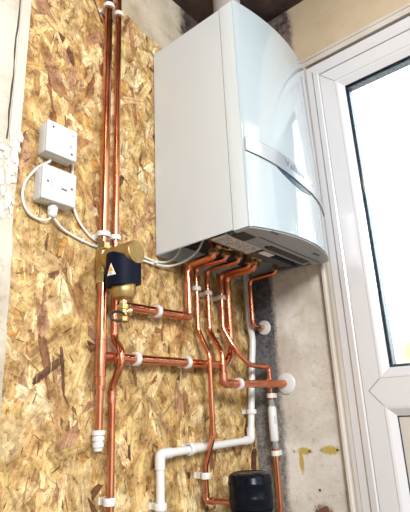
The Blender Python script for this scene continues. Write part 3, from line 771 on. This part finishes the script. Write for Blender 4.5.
# ------------------------------------------------------------------ magnetic filter
mf = thing('magnetic_filter', (XA, ya, -0.07), 'brass inline magnetic filter with a black sleeve on the left riser', 'filter')
bm = Lt((XA, ya, -0.040), (0, 0, -1), [(0, 0.0145), (0.004, 0.018), (0.060, 0.018), (0.066, 0.0145)], 32)
mkobj('inlet_body', bm, 'brass', mf, smooth=True)
for z0 in (-0.018, -0.104):
    mkobj('compression_nut', Lt((XA, ya, z0), (0, 0, -1), [(0, 0.0150), (0.002, 0.0168), (0.018, 0.0168), (0.021, 0.0150)], 6), 'brass_bright', mf)
mkobj('branch_body', Lt((XA + 0.002, ya - 0.004, -0.070), (0.12, -1, 0.04), [(0, 0.018), (0.014, 0.026), (0.020, 0.029), (0.104, 0.029), (0.106, 0.0275), (0.1065, 0.024), (0.108, 0.0235)], 48), 'brass', mf, smooth=True)
bx, by = -0.203, -0.100
mkobj('bowl', Lt((bx, by, -0.075), (0, 0, -1), [(0, 0.028), (0.075, 0.030), (0.088, 0.029), (0.098, 0.024), (0.103, 0.014)], 48), 'brass', mf, smooth=True)
sl = bmesh.new(); n = 48; rows = []
for k in range(n + 1):
    a = 2 * PI * k / n; cx_, sy_ = math.cos(a), math.sin(a)
    zt_ = -0.066 - 0.016 * max(0, -sy_) ** 2 - 0.012 * max(0, cx_); zb_ = -0.143 + 0.006 * cx_
    rows.append([sl.verts.new((bx + q * cx_, by + q * 0.98 * sy_, z)) for q, z in ((0.0315, zb_), (0.0425, zb_), (0.0435, (zt_ + zb_) / 2), (0.0425, zt_), (0.0315, zt_))])
for a, b_ in zip(rows, rows[1:]):
    for j in range(5): sl.faces.new((a[j], a[(j + 1) % 5], b_[(j + 1) % 5], b_[j]))
bmesh.ops.remove_doubles(sl, verts=sl.verts, dist=1e-5)
slv = mkobj('magnet_sleeve', sl, 'navy', mf, smooth=True)
# flat warning label wrapped on the sleeve, facing out and left
def wrap(a, h, off): # a: arc offset (m) around the sleeve from label centre; h: height
    th = math.radians(-172) + a / 0.0435; q = 0.0442 + off
    return V((bx + q * math.cos(th), by + q * 0.98 * math.sin(th), -0.111 + h))
def wrapped(bm, pts, off, n=6):
    # triangle fan subdivided so it follows the curve
    a, b_, c = pts; g = {}
    for i in range(n + 1):
        for j in range(n + 1 - i):
            u, v = i / n, j / n; w = 1 - u - v
            g[i, j] = bm.verts.new(wrap(a[0] * w + b_[0] * u + c[0] * v, a[1] * w + b_[1] * u + c[1] * v, off))
    for i in range(n):
        for j in range(n - i):
            bm.faces.new((g[i, j], g[i + 1, j], g[i, j + 1]))
            if j < n - i - 1: bm.faces.new((g[i + 1, j], g[i + 1, j + 1], g[i, j + 1]))
bm = bmesh.new(); wrapped(bm, ((-0.014, -0.014), (0.014, -0.014), (0, 0.016)), 0)
lb = mkobj('warning_label', bm, 'label', slv); lb['label'] = 'white triangular warning label'
bm = bmesh.new(); wrapped(bm, ((-0.0075, -0.0055), (0.0075, -0.0055), (0, 0.0095)), 0.0004); mkobj('warning_sign', bm, 'yellow', slv)
bm = bmesh.new(); wrapped(bm, ((-0.0012, -0.0030), (0.0012, -0.0030), (0, 0.0055)), 0.0007)
for q in range(3): wrapped(bm, ((-0.009 + q * 0.002, -0.0085 - q * 0.0018), (0.009 - q * 0.002, -0.0085 - q * 0.0018), (0, -0.0078 - q * 0.0018)), 0.0005, 3)
mkobj('warning_mark', bm, 'print', slv)
# drain valve on the bowl
mkobj('neck', Lt((bx, by, -0.176), (0, 0, -1), [(0, 0.009), (0.014, 0.009)], 24), 'brass_bright', mf, smooth=True)
dv = mkobj('drain_valve', Lt((bx, by, -0.188), (0, 0, -1), [(0, 0.012), (0.002, 0.0145), (0.012, 0.0145), (0.013, 0.012), (0.028, 0.012), (0.031, 0.0145), (0.041, 0.0145), (0.044, 0.010)], 8), 'brass', mf)
mkobj('drain_knob', Lt((bx, by, -0.207), (0.75, -0.6, 0.15), [(0, 0.006), (0.012, 0.006), (0.013, 0.010), (0.020, 0.010), (0.021, 0.005)], 16), 'brass_bright', dv, smooth=True)
bm = bmesh.new()
ring = [V((bx - 0.017, by, -0.218)) + (V((0.70, -0.6, 0)) * math.cos(2 * PI * k / 28) * 0.017 + V((0, 0, 1)) * math.sin(2 * PI * k / 28) * 0.011) for k in range(25)]
sweep(bm, ring, 0.0032, 8); mkobj('cap_strap', bm, 'rubber', dv, smooth=True)

# ------------------------------------------------------------------ electrical boxes
def ebox(name, label, x0, x1, z0, z1, d, cat):
    t = thing(name, ((x0 + x1) / 2, 0, (z0 + z1) / 2), label, cat)
    mkobj('back_box', B(x0 + 0.001, x1 - 0.001, -d, -0.0012, z0 + 0.001, z1 - 0.001, bev=0.005, seg=3), 'box', t, smooth=True, auto=50)
    mkobj('face_plate', B(x0, x1, -d - 0.009, -d + 0.0005, z0, z1, bev=0.004, seg=3), 'box', t, smooth=True, auto=50)
    return t, -d - 0.009
def screw(x, z, y, parent, r=0.0032):
    s = mkobj('screw', Lt((x, y + 0.001, z), (0, -1, 0), [(0, r), (0.0014, r), (0.0019, r * 0.6)], 14), 'tray_dark', parent, smooth=True)
t, yy = ebox('junction_box', 'blank white square electrical box, upper of the two on the board', -0.397, -0.310, 0.170, 0.257, 0.034, 'electrical box')
for x, z in ((-0.381, 0.241), (-0.326, 0.186)): screw(x, z, yy, t)
screw(-0.323, 0.240, yy, t, 0.0018)
mkobj('indicator_mark', B(-0.3305, -0.3285, yy - 0.0005, yy + 0.001, 0.201, 0.211), 'print', t)
t, yy = ebox('fused_switch', 'white switched fused spur box, lower of the two on the board', -0.401, -0.307, 0.046, 0.135, 0.034, 'electrical switch')
screw(-0.387, 0.092, yy, t); screw(-0.321, 0.092, yy, t)
mkobj('fuse_carrier', B(-0.377, -0.358, yy - 0.0012, yy + 0.001, 0.080, 0.105, bev=0.0008), 'box', t)
bm = bmesh.new()
for a in ((-0.3785, -0.3565, 0.1050, 0.1060), (-0.3785, -0.3775, 0.079, 0.106), (-0.3575, -0.3565, 0.079, 0.106), (-0.370, -0.369, 0.086, 0.099)):
    box(bm, a[0], a[1], yy - (0.0016 if a[0] == -0.370 else 0.0004), yy + 0.0005, a[2], a[3])
mkobj('carrier_outline', bm, 'tray', t)
bm = bmesh.new(); poly_prism(bm, [(yy + 0.001, 0.083), (yy - 0.0055, 0.084), (yy - 0.0012, 0.104), (yy + 0.001, 0.105)], 'x', -0.3515, -0.3355)
mkobj('rocker', bm, 'box', t)
mkobj('rocker_window', B(-0.3500, -0.3370, yy - 0.0048, yy - 0.0030, 0.0826, 0.0838), 'tray', t)
gl = thing('cable_gland', (-0.356, -0.02, 0.04), 'ribbed white cable gland under the lower electrical box', 'cable gland')
mkobj('gland_body', Lt((-0.356, -0.020, 0.0465), (0, 0, -1), [(0, 0.010), (0.005, 0.010), (0.006, 0.0125), (0.017, 0.0125), (0.018, 0.0105)], 8), 'plastic', gl)
mkobj('gland_nut', Lt((-0.356, -0.020, 0.0285), (0, 0, -1), [(0, 0.0115), (0.009, 0.0110), (0.014, 0.007)], 24), 'plastic', gl, smooth=True)

def cable(label, pts, r=0.0032):
    bm = bmesh.new(); sweep(bm, catmull(pts), r, 10)
    return tag(mkobj('electric_cable', bm, 'cable', smooth=True), label, 'cable', 'white electric cables')
cable('white cable looping left from the upper box round to the gland',
      [(-0.368, -0.014, 0.172), (-0.370, -0.014, 0.160), (-0.398, -0.012, 0.133), (-0.424, -0.009, 0.088), (-0.428, -0.009, 0.045), (-0.411, -0.010, 0.014), (-0.384, -0.012, 0.004), (-0.364, -0.016, 0.008), (-0.358, -0.018, 0.018)])
cable('white cable from the gland running behind the pipes and looping lower under the boiler',
      [(-0.353, -0.020, 0.018), (-0.344, -0.018, 0.010), (-0.322, -0.012, -0.002), (-0.287, -0.008, -0.011), (-0.250, -0.007, -0.018), (-0.214, -0.007, -0.022), (-0.139, -0.008, -0.024), (-0.06, -0.010, -0.026), (-0.012, -0.014, -0.029), (0.04, -0.022, -0.026), (0.065, -0.06, -0.014), (0.078, -0.10, 0.010), (0.085, -0.12, 0.045)], 0.0034)
cable('white cable down the right side of the electrical boxes, behind the pipes to the boiler',
      [(-0.298, -0.008, 0.185), (-0.297, -0.008, 0.14), (-0.292, -0.008, 0.078), (-0.278, -0.008, 0.040), (-0.243, -0.007, 0.006), (-0.214, -0.007, -0.006), (-0.139, -0.008, -0.013), (-0.06, -0.009, -0.014), (-0.012, -0.012, -0.020), (0.03, -0.014, -0.014), (0.055, -0.03, 0.002), (0.07, -0.05, 0.04)], 0.0032)
bm = bmesh.new(); lathe(bm, (-0.020, -0.0125, -0.0245), (1, 0.05, 0), [(0, 0.007), (0, 0.0085), (0.006, 0.0085), (0.006, 0.007)], 20)
box(bm, -0.021, -0.013, -0.026, -0.018, -0.030, -0.022, bev=0.001)
tag(mkobj('cable_tie', bm, 'plastic'), 'white cable tie bundling two cables at the boiler corner', 'cable tie')
bm = B(-0.262, -0.256, -0.0125, -0.0018, -0.0215, -0.0105, bev=0.002)
tag(mkobj('cable_clip', bm, 'plastic'), 'tiny white cable clip left of the wide riser', 'cable clip')

# wall plugs in the plaster
for i, (y, z, m_, lb) in enumerate(((-0.130, -0.571, 'tray', 'grey wall plug in the plaster, leftmost of the row of four'), (-0.183, -0.570, 'rubber', 'dark wall plug at the right of the left yellow smear'),
                    (-0.224, -0.566, 'tray', 'grey wall plug at the left of the right yellow smear'), (-0.276, -0.565, 'rubber', 'dark wall plug in the plaster nearest the door trim'),
                    (-0.205, -0.677, 'rubber', 'dark screw hole plug low on the plaster, below the row'))):
    r = 0.0042 if m_ == 'tray' else 0.0036
    bm = Lt((XR + 0.002, y, z), (-1, 0, 0), [(0, r), (0.0035, r), (0.0040, r * 0.8), (0.0028, r * 0.5), (0.0012, 0.0002)], 16)
    tag(mkobj('wall_plug', bm, m_, smooth=True), lb, 'wall plug', 'old wall plugs')

# ------------------------------------------------------------------ outdoors
struct(mkobj('ground', B(XR + 0.14, 40, -25, 30, FL - 0.3, FL - 0.15), 'patio'))
bm = bmesh.new(); rnd = random.Random(3)
for i in range(70):
    r = bmesh.ops.create_icosphere(bm, subdivisions=2, radius=1.0)
    c = V((16 + rnd.uniform(-1, 1), -6 + i * 0.36, FL + rnd.uniform(0.6, 3.0))); s = rnd.uniform(0.9, 1.6)
    for v in r['verts']: v.co = c + v.co * s * rnd.uniform(0.85, 1.15)
hedge = mkobj('garden_hedge', bm, 'leaf'); tag(hedge, 'pale green garden hedge seen through the door glass', 'hedge')

# ------------------------------------------------------------------ light
w = bpy.data.worlds.new('world'); scene.world = w; w.use_nodes = True
nt = w.node_tree; bg = nt.nodes['Background']
tc = nt.nodes.new('ShaderNodeTexCoord'); sp = nt.nodes.new('ShaderNodeSeparateXYZ'); rp = nt.nodes.new('ShaderNodeValToRGB')
nt.links.new(tc.outputs['Generated'], sp.inputs[0])
mr = nt.nodes.new('ShaderNodeMapRange'); mr.inputs['From Min'].default_value = -0.3; mr.inputs['From Max'].default_value = 0.6
nt.links.new(sp.outputs['Z'], mr.inputs['Value']); nt.links.new(mr.outputs[0], rp.inputs[0])
rp.color_ramp.elements[0].color = (0.14, 0.12, 0.10, 1); rp.color_ramp.elements[1].color = (0.86, 0.93, 1.0, 1)
e_ = rp.color_ramp.elements.new(0.36); e_.color = (0.9, 0.93, 0.95, 1)
nt.links.new(rp.outputs[0], bg.inputs['Color'])
# garden half of the sky (+x) strengthened to boost the boiler front's reflection
ms = nt.nodes.new('ShaderNodeMapRange'); ms.inputs['From Min'].default_value = -0.6; ms.inputs['From Max'].default_value = 0.9
ms.inputs['To Min'].default_value = 0.42; ms.inputs['To Max'].default_value = 5.5
nt.links.new(sp.outputs['X'], ms.inputs['Value']); nt.links.new(ms.outputs[0], bg.inputs['Strength'])
def area(name, loc, target, size, power, col):
    l = bpy.data.lights.new(name, 'AREA'); l.shape = 'RECTANGLE'; l.size, l.size_y = size; l.energy = power; l.color = col
    o = bpy.data.objects.new(name, l); COL.objects.link(o); o.location = loc
    o.rotation_euler = (V(target) - V(loc)).to_track_quat('-Z', 'Y').to_euler(); return o
area('rear_key_light', (-1.75, -2.7, 0.95), (0, 0, -0.2), (0.8, 0.8), 112, (0.97, 0.98, 1.0))  # added soft key from behind left; no window is built there
pl_ = bpy.data.lights.new('warm_fill_light', 'POINT'); pl_.energy = 4.5; pl_.color = (1.0, 0.66, 0.34); pl_.shadow_soft_size = 0.06  # added unseen point light, warms the upper boiler side and board
po = bpy.data.objects.new('warm_fill_light', pl_); COL.objects.link(po); po.location = (-0.95, -0.75, 0.92)

# ------------------------------------------------------------------ camera
cam = bpy.data.cameras.new('camera'); co = bpy.data.objects.new('camera', cam); COL.objects.link(co); scene.camera = co
yaw, pit, rol = 0.8865229820688905, 0.31205790852488585, -0.04576876349294738
fw = V((math.sin(yaw) * math.cos(pit), math.cos(yaw) * math.cos(pit), math.sin(pit)))
rt0 = V((math.cos(yaw), -math.sin(yaw), 0)); up0 = rt0.cross(fw)
rt = rt0 * math.cos(rol) + up0 * math.sin(rol); up = -rt0 * math.sin(rol) + up0 * math.cos(rol)
mw = Matrix((rt, up, -fw)).transposed().to_4x4(); mw.translation = V((-0.938290, -0.956998, -0.435331))
co.matrix_world = mw
cam.sensor_fit = 'VERTICAL'; cam.sensor_height = 24; cam.lens = 24 * 476.93 / 512; cam.clip_start = 0.02
vs = scene.view_settings; vs.view_transform = 'Standard'; vs.look = 'None'; vs.gamma = 1; vs.use_curve_mapping = False
vs.exposure = 0.22
su = bpy.data.lights.new('sun', 'SUN'); su.energy = 8; su.angle = 0.02; so_ = bpy.data.objects.new('sun', su); COL.objects.link(so_)
so_.rotation_euler = V((-0.5, 0.35, 0.8)).to_track_quat('Z', 'Y').to_euler()
